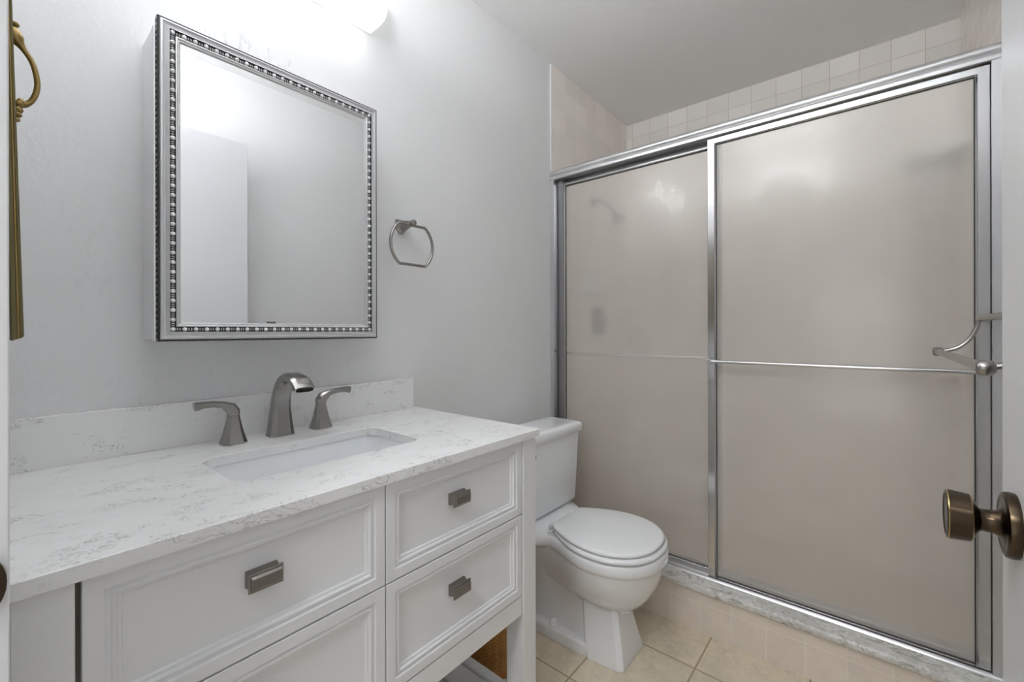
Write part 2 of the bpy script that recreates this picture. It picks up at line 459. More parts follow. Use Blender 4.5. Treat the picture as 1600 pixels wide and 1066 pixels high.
def make_pull(parent, cx, cz, w, h):
    bm = bmesh.new()
    y1 = YF + 0.0105
    def fr(y, hw, hh): return [(cx - hw, y, cz - hh), (cx + hw, y, cz - hh), (cx + hw, y, cz + hh), (cx - hw, y, cz + hh)]
    hw, hh = w / 2, h / 2
    loft(bm, [fr(y1 + 0.0005, hw * .93, hh * .86), fr(y1 - 0.006, hw * .93, hh * .86), fr(y1 - 0.010, hw * .86, hh * .72), fr(y1 - 0.016, hw * .86, hh * .72),
              fr(y1 - 0.0175, hw, hh), fr(y1 - 0.0205, hw, hh), fr(y1 - 0.0215, hw * .95, hh * .88), fr(y1 - 0.0215, hw * .90, hh * .74),
              fr(y1 - 0.0245, hw * .88, hh * .62), fr(y1 - 0.0255, hw * .84, hh * .5)])
    return obj('pull', bm, 'pull', parent, bevel=0.0004, seg=1)

for (x0, x1, cx, wd) in ((0.062, 0.4590, 0.2530, 0.047), (0.4615, 0.8605, 0.644, 0.048)):
    for (z0, z1, cz) in ((0.6625, 0.8475, 0.7685), (0.4555, 0.6595, 0.5735)):
        d = obj('drawer', drawer_front(x0, x1, z0, z1), 'cab', van, smooth=True, angle=20)
        p = make_pull(van, cx, cz, wd, 0.0275)
        p.parent = d; p.matrix_parent_inverse = Matrix.Identity(4)

# countertop with a rounded cut-out, backsplash
SX0, SX1, SY0, SY1 = 0.262, 0.655, 0.832, 1.046
CT = thing('countertop', 'white quartz countertop with fine grey squiggle veining on the vanity', 'countertop', (0.46, 0.95, ZT))
def ring_on_rect(pts, x0, x1, y0, y1, cx, cy):
    out = []
    for px, py in pts:
        dx, dy = px - cx, py - cy
        s = min(((x1 - cx) / dx if dx > 0 else (x0 - cx) / dx) if abs(dx) > 1e-9 else 1e9, ((y1 - cy) / dy if dy > 0 else (y0 - cy) / dy) if abs(dy) > 1e-9 else 1e9)
        out.append((cx + dx * s, cy + dy * s))
    return out
cx, cy = (SX0 + SX1) / 2, (SY0 + SY1) / 2
hole = rrect(cx, cy, (SX1 - SX0) / 2, (SY1 - SY0) / 2, 0.032, 8)
X0, X1, Y0, Y1 = -0.003, 0.924, 0.680, YA - 0.001
# grid-free construction: outer polygon = hole points projected, with the four corners inserted
bm = bmesh.new()
def slab_with_hole(bm, hole, z0, z1, ch):
    outer = [(X0, Y0), (X1, Y0), (X1, Y1), (X0, Y1)]
    def layer(z, ins, hout):
        ov = [bm.verts.new((x + (ins if x == X0 else -ins), y + (ins if y == Y0 else -ins), z)) for x, y in outer]
        hv = [bm.verts.new((cx + (x - cx) * (1 + hout), cy + (y - cy) * (1 + hout * 1.8), z)) for x, y in hole]
        return ov, hv
    L = [layer(z0, 0, 0), layer(z1 - ch, 0, 0), layer(z1, ch, ch * 5)]
    for a, b in zip(L, L[1:]):
        for k in (0, 1):
            n = len(a[k])
            for i in range(n): bm.faces.new((a[k][i], a[k][(i + 1) % n], b[k][(i + 1) % n], b[k][i]))
    for ov, hv in (L[0], L[2]):
        # hole points run from the +x+y corner anticlockwise; fan each quarter to its corner
        n = len(hv); q = n // 4
        corner = [ov[2], ov[3], ov[0], ov[1]]
        for c in range(4):
            for i in range(c * q, c * q + q - 1):
                bm.faces.new((corner[c], hv[i], hv[i + 1]))
            a = hv[c * q + q - 1]; b = hv[(c * q + q) % n]
            bm.faces.new((corner[c], a, b, corner[(c + 1) % 4]))
slab_with_hole(bm, hole, ZT - 0.0200, ZT, 0.0012)
obj('slab', bm, 'quartz', CT)
tag(obj('backsplash', B((-0.003, 0.913, YA - 0.020, YA - 0.0005, ZT, 0.9685)), 'quartz', bevel=0.0012), 'low white quartz backsplash strip with grey veining against the wall behind the faucet', 'backsplash')

# sink basin
bm = bmesh.new()
rings = []
for s, z, r in ((0.012, ZT - 0.0205, .036), (0.004, ZT - 0.0205, .034), (0.003, ZT - 0.024, .034), (-0.001, ZT - 0.06, .034), (-0.008, ZT - 0.115, .036),
                (-0.016, ZT - 0.134, .034), (-0.034, ZT - 0.143, .030), (-0.07, ZT - 0.147, 0.02)):
    rings.append([(x, y, z) for x, y in rrect(cx, cy, (SX1 - SX0) / 2 + s, (SY1 - SY0) / 2 + s, r, 8)])
for s, z, r in ((-0.07, ZT - 0.155, 0.02), (0.0, ZT - 0.140, .034), (0.012, ZT - 0.06, .034), (0.014, ZT - 0.0205, .036)):
    rings.append([(x, y, z) for x, y in rrect(cx, cy, (SX1 - SX0) / 2 + s, (SY1 - SY0) / 2 + s, r, 8)])
loft(bm, rings[:8], False, True)
loft(bm, rings[8:], True, False)
SK = thing('sink_basin', 'white rectangular undermount sink sunk into the quartz countertop', 'sink', (cx, cy, ZT - 0.15))
obj('basin', bm, 'porcelain', SK, smooth=True, angle=50)
bm = bmesh.new()
lathe(bm, [(0, 0.022), (0.002, 0.022), (0.003, 0.018), (0.0015, 0.014), (0.004, 0.012), (0.005, 0.001)], (cx, cy, ZT - 0.1475), (0, 0, 1), 28)
obj('drain', bm, 'nickel', SK, smooth=True)

# ------------------------------------------------------------------ widespread faucet
FA = thing('bathroom_faucet', 'brushed nickel arched spout faucet with two lever handles behind the sink', 'faucet', (0.457, 1.14, ZT))
def facet_ring(c, t, side, hw, hd, ch=0.38):
    """octagon with hw along side and hd along n; c centre, t tangent"""
    n = side.cross(t).normalized(); out = []
    for a, b in ((1, -1 + ch), (1, 1 - ch), (1 - ch, 1), (-1 + ch, 1), (-1, 1 - ch), (-1, -1 + ch), (-1 + ch, -1), (1 - ch, -1)):
        out.append(c + side * a * hw + n * b * hd)
    return out
path = [(0.457, 1.141, ZT), (0.457, 1.141, ZT + 0.03), (0.457, 1.140, ZT + 0.07), (0.457, 1.132, ZT + 0.103), (0.457, 1.113, ZT + 0.131), (0.457, 1.086, ZT + 0.1465),
        (0.457, 1.057, ZT + 0.1475), (0.457, 1.030, ZT + 0.140), (0.457, 1.007, ZT + 0.124)]
hws = [0.0290, 0.0245, 0.0205, 0.0185, 0.0185, 0.0195, 0.0210, 0.0220, 0.0225]
hds = [0.0225, 0.0200, 0.0175, 0.0160, 0.0145, 0.0120, 0.0105, 0.0095, 0.0088]
P = smoothpath(path, 5)
bm = bmesh.new(); rings = []
side = Vector((1, 0, 0))
for i, p in enumerate(P):
    T = (P[min(i + 1, len(P) - 1)] - P[max(i - 1, 0)]).normalized()
    u = i / (len(P) - 1) * (len(hws) - 1); k = min(int(u), len(hws) - 2); fr = u - k
    rings.append(facet_ring(p, T, side, hws[k] * (1 - fr) + hws[k + 1] * fr, hds[k] * (1 - fr) + hds[k + 1] * fr))
loft(bm, rings, True, False)
# hollow outlet
T = (P[-1] - P[-2]).normalized()
inner = facet_ring(P[-1], T, side, 0.0195, 0.0066); deep = facet_ring(P[-1] - T * 0.006, T, side, 0.0190, 0.0060)
bm2 = loft(bm, [rings[-1], inner, deep], False, True)
bmesh.ops.remove_doubles(bm, verts=bm.verts, dist=1e-6)
obj('spout', bm, 'nickel', FA, smooth=True, angle=22)
bm = bmesh.new()
for i in range(7):
    for j in range(3):
        c = P[-1] - T * 0.0045 + side * (i - 3) * 0.0042 + side.cross(T) * (j - 1) * 0.0035
        lathe(bm, [(0, 0.0012), (0.003, 0.0008)], c, T, 6)
obj('aerator', bm, 'gasket', FA)
def handle(hx, hy, sgn):
    bm = bmesh.new(); rings = []
    for z, r in ((0, 0.0250), (0.003, 0.0255), (0.008, 0.0235), (0.03, 0.0178), (0.045, 0.0148), (0.062, 0.0118), (0.0645, 0.0116), (0.0646, 0.0104), (0.0668, 0.0104)):
        rings.append(facet_ring(Vector((hx, hy, ZT + z)), Vector((0, 0, 1)), side, r, r * 0.92, 0.42))
    loft(bm, rings)
    b = obj('handle_base', bm, 'nickel', FA, smooth=True, angle=22)
    bm = bmesh.new(); rings = []
    pth = [(0.000, 0.0662, .0118, .0115), (0.000, 0.074, .0122, .0115), (sgn * 0.006, 0.083, .0125, .0105), (sgn * 0.020, 0.0915, .0105, .0085), (sgn * 0.040, 0.0965, .0085, .0075),
           (sgn * 0.060, 0.0975, .0075, .0095), (sgn * 0.077, 0.0955, .0080, .0105)]
    Q = [Vector((hx + a, hy - abs(a) * 0.10, ZT + b_)) for a, b_, c, d in pth]
    for i, q in enumerate(Q):
        T = (Q[min(i + 1, len(Q) - 1)] - Q[max(i - 1, 0)]).normalized()
        if i == 0: T = Vector((0, 0, 1))
        sd = Vector((0, 1, 0))
        n = sd.cross(T).normalized(); hw = pth[i][3]; hd = pth[i][2] * (1.0 if i < 3 else 0.75 if i < 5 else 0.95 if i < 6 else 1.15)
        rings.append([q + sd * a * hw + n * b2 * hd for a, b2 in ((1, -.6), (1, .6), (.6, 1), (-.6, 1), (-1, .6), (-1, -.6), (-.6, -1), (.6, -1))])
    loft(bm, rings)
    l = obj('lever', bm, 'nickel', b, smooth=True, angle=30)
    l.matrix_parent_inverse = Matrix.Identity(4)
    return b
handle(0.3525, 1.138, -1); handle(0.5600, 1.140, 1)

# ================================================================== MIRROR CABINET
MC = thing('mirror_cabinet', 'silver beaded frame mirror cabinet hanging on the wall over the sink', 'mirror', (0.455, YA, 1.44))
MX0, MX1, MZ0, MZ1, MY = 0.208, 0.703, 1.109, 1.766, 1.100
mx0, mx1 = MX0, 0.7065
obj('cabinet_box', B((0.206, 0.700, MY + 0.021, YA - 0.0005, 1.112, 1.752)), 'trim', MC, bevel=0.001)
# moulded frame, lofted as rectangles running inward
def frame_rings(prof):
    return [[(mx0 + i, MY + d, MZ0 + i), (mx1 - i, MY + d, MZ0 + i), (mx1 - i, MY + d, MZ1 - i), (mx0 + i, MY + d, MZ1 - i)] for i, d in prof]
bm = bmesh.new(); loft(bm, frame_rings([(0.002, 0.019), (0.0, 0.018), (0.0, 0.001)]), False, False, mi=1)
loft(bm, frame_rings([(0.0, 0.001), (0.0015, -0.001), (0.0035, 0.0)]), False, False, mi=1)
loft(bm, frame_rings([(0.0035, 0.0), (0.005, -0.003), (0.008, -0.0035), (0.0105, 0.000), (0.0125, 0.0005), (0.017, -0.002), (0.0195, -0.003)]), False, False, mi=0)
loft(bm, frame_rings([(0.0195, -0.003), (0.0197, 0.0015), (0.0298, 0.0022), (0.030, -0.001)]), False, False, mi=1)
loft(bm, frame_rings([(0.030, -0.001), (0.032, -0.0015), (0.0345, 0.0015), (0.0365, 0.0015), (0.0385, 0.0045), (0.0392, 0.0065)]), False, False, mi=0)
obj('frame', bm, ['frame', 'black'], MC, smooth=True, angle=25)
# rope edge and bead row
bm = bmesh.new()
def ell(bm, c, rx, ry, rz, n=8, m2=5, mi=0):
    rings = []
    for i in range(1, m2):
        a = PI * i / m2
        rings.append([(c[0] + rx * math.sin(a) * math.cos(2 * PI * j / n), c[1] - ry * math.cos(a), c[2] + rz * math.sin(a) * math.sin(2 * PI * j / n)) for j in range(n)])
    loft(bm, rings, True, True, mi=mi)
def run(a, b, step):
    n = round((b - a) / step); return [a + (b - a) * i / n for i in range(n + 1)]
i0 = 0.0247
bx0, bx1, bz0, bz1 = mx0 + i0, mx1 - i0, MZ0 + i0, MZ1 - i0
nx = round((bx1 - bx0) / 0.0196); nz = round((bz1 - bz0) / 0.0196)
def bead(bm, x, z, vertical):
    ell(bm, (x, MY + 0.0005, z), 0.0046, 0.0046, 0.0046, 10, 6, 0)
def spacer(bm, x, z, vertical):
    a, b = (0.0034, 0.0015) if vertical else (0.0015, 0.0034)
    for s in (-1, 1):
        dx, dz = (0, s * 0.0022) if vertical else (s * 0.0022, 0)
        ell(bm, (x + dx, MY + 0.0012, z + dz), a, 0.0024, b, 8, 4, 1)
for i in range(nx):
    for z in (bz0, bz1):
        x = bx0 + (bx1 - bx0) * i / nx; bead(bm, x, z, False); spacer(bm, x + (bx1 - bx0) / nx / 2, z, False)
for i in range(nz):
    for x in (bx0, bx1):
        z = bz0 + (bz1 - bz0) * i / nz
        if i: bead(bm, x, z, True)
        spacer(bm, x, z + (bz1 - bz0) / nz / 2, True)
bead(bm, bx1, bz0, False); bead(bm, bx1, bz1, False)
obj('bead_trim', bm, ['bead', 'frame'], MC, smooth=True, angle=80)
bm = bmesh.new()
for z in run(MZ0 + 0.004, MZ1 - 0.004, 0.012):
    for x in (mx0 + 0.001, mx1 - 0.001):
        ell(bm, (x, MY + 0.009, z), 0.0026, 0.0065, 0.0036, 6, 4)
for x in run(mx0 + 0.004, mx1 - 0.004, 0.012):
    for z in (MZ0 + 0.001, MZ1 - 0.001):
        ell(bm, (x, MY + 0.009, z), 0.0036, 0.0065, 0.0026, 6, 4)
obj('rope_edge', bm, 'frame', MC, smooth=True, angle=80)
obj('mirror_glass', B((mx0 + 0.036, mx1 - 0.036, MY + 0.0055, MY + 0.012, MZ0 + 0.036, MZ1 - 0.036)), 'mirror', MC)
bm = B((0.203, 0.2055, MY + 0.004, MY + 0.020, MZ0 + 0.001, 1.744)); obj('hinge_rail', bm, 'trim', MC)
# ================================================================== VANITY LIGHT
VL = thing('vanity_light', 'lit white wraparound vanity light bar high on the wall over the mirror', 'light', (0.46, YA, 2.13))
prof = [(1.2215, 2.072), (1.165, 2.0735), (1.148, 2.078), (1.137, 2.087), (1.131, 2.102), (1.130, 2.125), (1.131, 2.160), (1.137, 2.175), (1.150, 2.184), (1.2215, 2.188)]
bm = bmesh.new(); extrude_poly(bm, prof, 'X', 0.155, 0.765)
obj('lens', bm, 'lens', VL, smooth=True, bevel=0.002)
obj('back_plate', B((0.15, 0.77, YA - 0.0012, YA - 0.0002, 2.068, 2.192)), 'trim', VL)

# ================================================================== TOWEL RING
TR = thing('towel_ring', 'brushed nickel D shaped towel ring on the wall right of the mirror', 'towel ring', (0.885, YA, 1.485))
bm = bmesh.new()
c = Vector((0.874, YA, 1.480))
hexa = [(-0.021, -0.008), (-0.020, 0.021), (0.021, 0.021), (0.021, -0.006), (0.006, -0.026), (-0.006, -0.026)]
tip = [(-0.008, -0.006), (-0.009, 0.008), (0.009, 0.008), (0.009, -0.006), (0.004, -0.010), (-0.004, -0.010)]
def hx(pts, y, dx, dz): return [(c.x + a + dx, y, c.z + b + dz) for a, b in pts]
loft(bm, [hx(hexa, YA - 0.0005, 0, 0), hx(hexa, YA - 0.008, 0, 0), hx([(a * .75, b * .75) for a, b in hexa], YA - 0.014, 0.001, 0.001), hx(tip, YA - 0.045, 0.008, 0.004)])
obj('mount', bm, 'nickel', TR, smooth=True, angle=20)
bm = bmesh.new(); lathe(bm, [(0, 0.006), (0.001, 0.0095), (0.026, 0.0095), (0.027, 0.007)], (0.882, YA - 0.040, 1.485), (0, -1, 0), 20)
obj('post', bm, 'nickel', TR, smooth=True)
rp = []
ccx, ccz, rr = 0.882, 1.412, 0.084
for a in range(-52, 53, 8): rp.append((ccx + rr * math.cos(math.radians(a)), ccz + rr * math.sin(math.radians(a)) * 0.98))
for a in range(128, 233, 8): rp.append((ccx + rr * math.cos(math.radians(a)), ccz + rr * math.sin(math.radians(a)) * 0.98))
rp = [rp[0]] + rp[1:]
# order: right side bottom->top, then top flat, left side top->bottom, then bottom flat
bm = bmesh.new()
tube(bm, [(x, YA - 0.056, z) for x, z in rp], 0.0050, 10, True, up=Vector((0, 1, 0)))
obj('ring', bm, 'nickel', TR, smooth=True, angle=50)

# ================================================================== DOUBLE TOWEL BAR, right wall
TB = thing('double_towel_bar', 'nickel double towel bar on the right wall beyond the open door', 'towel rack', (1.265, YR, 1.15))
for xx in (0.95, 1.585):
    b = obj('bracket', B((xx - 0.022, xx + 0.022, YR + 0.0005, YR + 0.012, 1.135, 1.182)), 'nickel', TB, bevel=0.003)
    bm = bmesh.new()
    pa = smoothpath([(xx, YR + 0.01, 1.158), (xx, -0.225, 1.160), (xx, -0.203, 1.158), (xx, -0.196, 1.135), (xx, -0.183, 1.105), (xx, -0.160, 1.082), (xx, -0.126, 1.072)], 5)
    tube(bm, pa, [0.0085] * 10 + [0.0072] * (len(pa) - 10), 10, flat=0.7)
    a = obj('arm', bm, 'nickel', b, smooth=True); a.matrix_parent_inverse = Matrix.Identity(4)
    bm = bmesh.new(); s = -1 if xx < 1.2 else 1
    lathe(bm, [(0, 0.002), (0.0005, 0.0075), (0.002, 0.0096), (0.006, 0.0112), (0.016, 0.0112), (0.020, 0.0096), (0.0215, 0.0075), (0.022, 0.002)], (xx, -0.1375, 1.072), (0, 1, 0), 24)
    a = obj('end_cap', bm, 'nickel', b, smooth=True); a.matrix_parent_inverse = Matrix.Identity(4)
for y, z in ((-0.203, 1.158), (-0.126, 1.072)):
    bm = bmesh.new(); tube(bm, [(0.945, y, z), (1.59, y, z)], 0.0078, 16)
    obj('bar', bm, 'nickel', TB, smooth=True)

# ================================================================== BRASS WALL ORNAMENT, hung on the left of the doorway wall
OR = thing('brass_wall_ornament', 'gilt brass wall ornament with a curved scroll handle at the far left', 'wall ornament', (0.0, 0.95, 1.45))
def slabx(y0, y1, z0, z1, xb0, xb1, xt0, xt1):
    """upright slab leaning out at its foot"""
    bm = bmesh.new()
    loft(bm, [[(xb0, y0, z0), (xb1, y0, z0 + 0.003), (xb1, y1, z0 + 0.003), (xb0, y1, z0)], [(xt0, y0, z1), (xt1, y0, z1), (xt1, y1, z1), (xt0, y1, z1)]])
    return bm
obj('back_board', slabx(0.87, 1.02, 1.19, 1.80, 0.0075, 0.0100, 0.0005, 0.0025), 'olive', OR, bevel=0.0005)
obj('side_frame', slabx(0.85, 1.04, 1.117, 1.82, 0.0125, 0.0180, 0.0028, 0.0052), 'olive', OR, bevel=0.0012)
obj('front_frame', slabx(0.85, 1.04, 1.119, 1.82, 0.0180, 0.0200, 0.0052, 0.0062), 'gilt', OR, bevel=0.0005)
obj('front_edge', slabx(0.85, 1.04, 1.120, 1.82, 0.0200, 0.0236, 0.0062, 0.0080), 'olive', OR, bevel=0.001)
bm = bmesh.new()
hp = smoothpath([(0.0144, 0.90, 1.5435), (0.0182, 0.90, 1.5305), (0.0249, 0.90, 1.5191), (0.0331, 0.90, 1.5039), (0.0374, 0.90, 1.4825), (0.0369, 0.90, 1.4658), (0.0321, 0.90, 1.4505), (0.0254, 0.90, 1.4437), (0.0187, 0.90, 1.4460)], 6)
rad = []
for i in range(len(hp)):
    u = i / (len(hp) - 1); rad.append(0.0032 + 0.0052 * math.exp(-((u - 0.10) / 0.10) ** 2) + 0.0030 * math.exp(-((u - 0.93) / 0.08) ** 2))
tube(bm, hp, rad, 12, up=Vector((0, 1, 0)))
for dx, z, r in ((0.0206, 1.4418, .0062), (0.0196, 1.4338, .0056), (0.0192, 1.4269, .0048), (0.0182, 1.4200, .0042), (0.0172, 1.5496, .0045)):
    ell(bm, (dx, 0.90, z), r, r * 1.1, r * .85, 10, 7)
obj('handle', bm, 'gilt', OR, smooth=True, angle=60)

# ================================================================== SHOWER ENCLOSURE
SE = thing('shower_enclosure', 'bright aluminium header, jambs and bottom track fixed around the shower opening', 'shower frame', (1.78, 0.47, 0.18))
ya, yb = YR + 0.0045, YA - 0.0045
bm = bmesh.new()
pr = [(1.820, 1.8655), (1.820, 1.9105)] + [(1.752, 1.9105), (1.746, 1.9065), (1.7425, 1.8985), (1.7435, 1.8905), (1.747, 1.8855), (1.7435, 1.8815), (1.742, 1.8735), (1.743, 1.8655), (1.746, 1.8635), (1.750, 1.8655), (1.750, 1.8815), (1.784, 1.8815), (1.784, 1.8675), (1.787, 1.8675), (1.787, 1.8815), (1.817, 1.8815), (1.817, 1.8655)]
extrude_poly(bm, pr, 'Y', ya, yb)
obj('header', bm, 'alu', SE, smooth=True, angle=40)
bm = bmesh.new()
pr = [(1.825, 0.179), (1.825, 0.200), (1.821, 0.200), (1.819, 0.1805), (1.789, 0.1805), (1.788, 0.196), (1.785, 0.196), (1.784, 0.1795), (1.7535, 0.1795), (1.7525, 0.187), (1.749, 0.187), (1.747, 0.183), (1.744, 0.179)]
extrude_poly(bm, pr, 'Y', ya, yb)
obj('bottom_track', bm, 'alu', SE)
for y0, y1, s in ((yb - 0.021, yb, 1), (ya, ya + 0.0325, -1)):
    e = y0 if s > 0 else y1
    i = y1 if s > 0 else y0
    o = obj('jamb', B((1.746, 1.750, y0, y1, 0.187, 1.8645), (1.750, 1.820, i - 0.003 * s if s > 0 else i, i if s > 0 else i + 0.003, 0.200, 1.8645),
                  (1.816, 1.820, min(e, i), max(e, i), 0.200, 1.8645), (1.783, 1.787, min(e, i), max(e, i), 0.200, 1.8645)), 'alu', SE)
obj('channel_shade_strip', B((1.772, 1.788, 1.163, 1.1965, 0.200, 1.862)), 'alu_shade', SE)  # strip added so its dark colour stands for shade in the jamb recess
bm = bmesh.new(); lathe(bm, [(0, 0.004), (0.008, 0.0055), (0.010, 0.003)], (1.760, 1.203, 1.032), (0, -1, 0), 12)
obj('bumper', bm, 'rubber', SE, smooth=True)

def sliding_door(name, label, xf, y0, y1, z0, z1, sw, tw, bw, bar_side):
    """xf front face x; frame depth 22 mm; y0<y1"""
    D = thing(name, label, 'shower door', (xf + 0.011, (y0 + y1) / 2, z0), None)
    x1 = xf + 0.022
    fr = bmesh.new()
    # mitred frame: outer ring, front, chamfer, gasket lip
    def rg(i, x):
        return [(x, y0 + i * sw, z0 + i * bw), (x, y1 - i * sw, z0 + i * bw), (x, y1 - i * sw, z1 - i * tw), (x, y0 + i * sw, z1 - i * tw)]
    loft(fr, [rg(0.9, x1), rg(0, x1), rg(0.0, xf + 0.002), rg(0.06, xf), rg(0.84, xf), rg(0.93, xf + 0.004), rg(1.0, xf + 0.006)], False, False)
    obj('door_frame', fr, 'chrome', D, smooth=True, angle=25)
    def rg2(i, x):
        return [(x, y0 + sw + i, z0 + bw + i), (x, y1 - sw - i, z0 + bw + i), (x, y1 - sw - i, z1 - tw - i), (x, y0 + sw + i, z1 - tw - i)]
    g = bmesh.new(); loft(g, [rg2(-0.003, xf + 0.016), rg2(-0.001, xf + 0.0055), rg2(0.0022, xf + 0.0065), rg2(0.0022, xf + 0.016), rg2(-0.003, xf + 0.016)], False, False)
    obj('gasket', g, 'gasket', D)
    obj('glass_pane', B((xf + 0.009, xf + 0.0135, y0 + sw - 0.001, y1 - sw + 0.001, z0 + bw - 0.001, z1 - tw + 0.001)), 'glass', D)
    return D
zb = 1.012
D1 = sliding_door('sliding_shower_door', 'front sliding shower door on the right, frosted glass with a towel bar outside', XD, -0.2445, 0.4930, 0.1805, 1.8615, 0.0290, 0.0235, 0.0100, 1)
bm = bmesh.new(); tube(bm, [(1.727, -0.232, zb), (1.727, 0.484, zb)], 0.0062, 16)
tbar = obj('towel_bar', bm, 'chrome', D1, smooth=True)
for y in (-0.231, 0.480):
    bm = B((1.719, XD + 0.001, y - 0.009, y + 0.009, zb - 0.0085, zb + 0.0085)); o = obj('bar_bracket', bm, 'chrome', tbar, bevel=0.003); o.matrix_parent_inverse = Matrix.Identity(4)
D2 = sliding_door('sliding_shower_door', 'rear sliding shower door on the left, frosted glass behind the toilet with its bar inside', 1.790, 0.452, 1.192, 0.1830, 1.8615, 0.0285, 0.0225, 0.0140, -1)
bm = bmesh.new(); tube(bm, [(1.823, 0.47, zb + 0.006), (1.823, 1.180, zb + 0.006)], 0.0075, 16)
tbar = obj('towel_bar', bm, 'chrome', D2, smooth=True)
for y in (0.474, 1.176):
    bm = B((1.811, 1.830, y - 0.009, y + 0.009, zb - 0.003, zb + 0.015)); o = obj('bar_bracket', bm, 'chrome', tbar, bevel=0.003); o.matrix_parent_inverse = Matrix.Identity(4)

# ---- fittings inside the shower, seen blurred through the glass
SHW = thing('overhead_shower', 'dark nickel shower head on a bent arm inside the shower, blurred through the glass', 'shower head', (2.17, YA, 1.86))
bm = bmesh.new(); lathe(bm, [(0, 0.030), (0.006, 0.028), (0.010, 0.012)], (2.17, YA - 0.0045, 1.855), (0, -1, 0), 24); obj('flange', bm, 'nickel', SHW, smooth=True)
bm = bmesh.new(); tube(bm, smoothpath([(2.17, YA - 0.012, 1.855), (2.17, YA - 0.05, 1.852), (2.17, YA - 0.10, 1.820), (2.17, YA - 0.135, 1.775)], 5), 0.011, 14); obj('arm', bm, 'nickel', SHW, smooth=True)
bm = bmesh.new(); lathe(bm, [(0, 0.012), (0.015, 0.016), (0.035, 0.020), (0.055, 0.040), (0.068, 0.042), (0.070, 0.036)], (2.17, YA - 0.130, 1.780), (0, -0.55, -0.84), 28); obj('spray_head', bm, 'nickel', SHW, smooth=True)
VV = thing('shower_valve', 'dark nickel shower valve plate with lever low on the left tiled wall inside', 'shower valve', (2.21, YA, 1.18))
obj('valve_plate', B((2.145, 2.275, YA - 0.013, YA - 0.0045, 1.105, 1.265)), 'pull', VV, bevel=0.004)
bm = bmesh.new(); lathe(bm, [(0, 0.030), (0.035, 0.024), (0.045, 0.018)], (2.21, YA - 0.012, 1.185), (0, -1, 0), 24); tube(bm, [(2.21, YA - 0.045, 1.185), (2.21, YA - 0.050, 1.115)], 0.008, 10)
obj('valve_lever', bm, 'pull', VV, smooth=True)
SD = bmesh.new()
add_box(SD, 2.02, 2.20, YA - 0.018, YA - 0.0045, 1.315, 1.335); add_box(SD, 2.02, 2.20, YA - 0.018, YA - 0.0045, 1.45, 1.475)
add_box(SD, 2.02, 2.04, YA - 0.018, YA - 0.0045, 1.335, 1.45); add_box(SD, 2.18, 2.20, YA - 0.018, YA - 0.0045, 1.335, 1.45)
add_box(SD, 2.04, 2.18, YA - 0.060, YA - 0.0045, 1.335, 1.350); add_box(SD, 2.04, 2.18, YA - 0.0065, YA - 0.0045, 1.35, 1.45)
tag(obj('soap_dish', SD, 'porcelain', bevel=0.004), 'white ceramic soap dish on the tiled shower wall above the valve', 'soap dish')
bm = bmesh.new()
pts = [(XB - 0.0005, YR + 0.0045), (XB - 0.0005, YR + 0.20)] + [(XB - 0.20 * math.sin(a) , YR + 0.0045 + 0.195 * math.cos(a)) for a in [PI / 2 * j / 8 for j in range(1, 8)]] + [(XB - 0.20, YR + 0.0045)]
extrude_poly(bm, pts, 'Z', 1.845, 1.890)
tag(obj('corner_shelf', bm, 'porcelain', bevel=0.006), 'white ceramic corner shelf at the right end of the shower, seen through the glass', 'shelf')

# ================================================================== TOILET
TX = 1.405
TO = thing('toilet', 'white two piece toilet with closed lid between vanity and shower', 'toilet', (TX, 0.85, 0))
def egg(yc_back, yf, hw_back, hw, ym, z, n=20, px=2.2, cx=TX, convex=False):
    """closed outline: straight-ish back at yc_back, widest hw at ym, rounded front at yf"""
    pts = []
    for i in range(n + 1):            # front half, right to left
        a = PI * i / n
        c_, s_ = math.cos(a), math.sin(a)
        e = 2 / px
        pts.append((cx + hw * math.copysign(abs(c_) ** e, c_), ym - (ym - yf) * abs(s_) ** e, z))
    m_ = 8
    def sd(u): return hw_back + (hw - hw_back) * math.cos(u * PI / 2) ** 0.9 if convex else hw + (hw_back - hw) * (u * u * (3 - 2 * u))
    for i in range(1, m_ + 1):        # left side to back
        u = i / m_
        pts.append((cx - sd(u), ym + (yc_back - ym) * u, z))
    for i in range(1, 4): pts.append((cx - hw_back + 2 * hw_back * i / 4, yc_back, z))
    for i in range(m_, 0, -1):
        u = i / m_
        pts.append((cx + sd(u), ym + (yc_back - ym) * u, z))
    return pts
# bowl
bm = bmesh.new()
R_ = [egg(0.93, 0.640, 0.055, 0.060, 0.76, 0.165), egg(0.935, 0.625, 0.062, 0.078, 0.76, 0.185), egg(0.94, 0.600, 0.075, 0.105, 0.755, 0.205), egg(0.945, 0.575, 0.088, 0.134, 0.745, 0.240), egg(0.95, 0.556, 0.098, 0.154, 0.735, 0.280),
      egg(0.95, 0.546, 0.104, 0.166, 0.728, 0.315), egg(0.95, 0.541, 0.108, 0.171, 0.725, 0.340), egg(0.95, 0.539, 0.108, 0.172, 0.725, 0.344),
      egg(0.95, 0.534, 0.112, 0.177, 0.725, 0.348), egg(0.95, 0.530, 0.114, 0.181, 0.725, 0.358), egg(0.95, 0.530, 0.114, 0.181, 0.725, 0.380), egg(0.95, 0.533, 0.112, 0.178, 0.725, 0.3855), egg(0.94, 0.543, 0.105, 0.168, 0.725, 0.3872)]
loft(bm, R_)
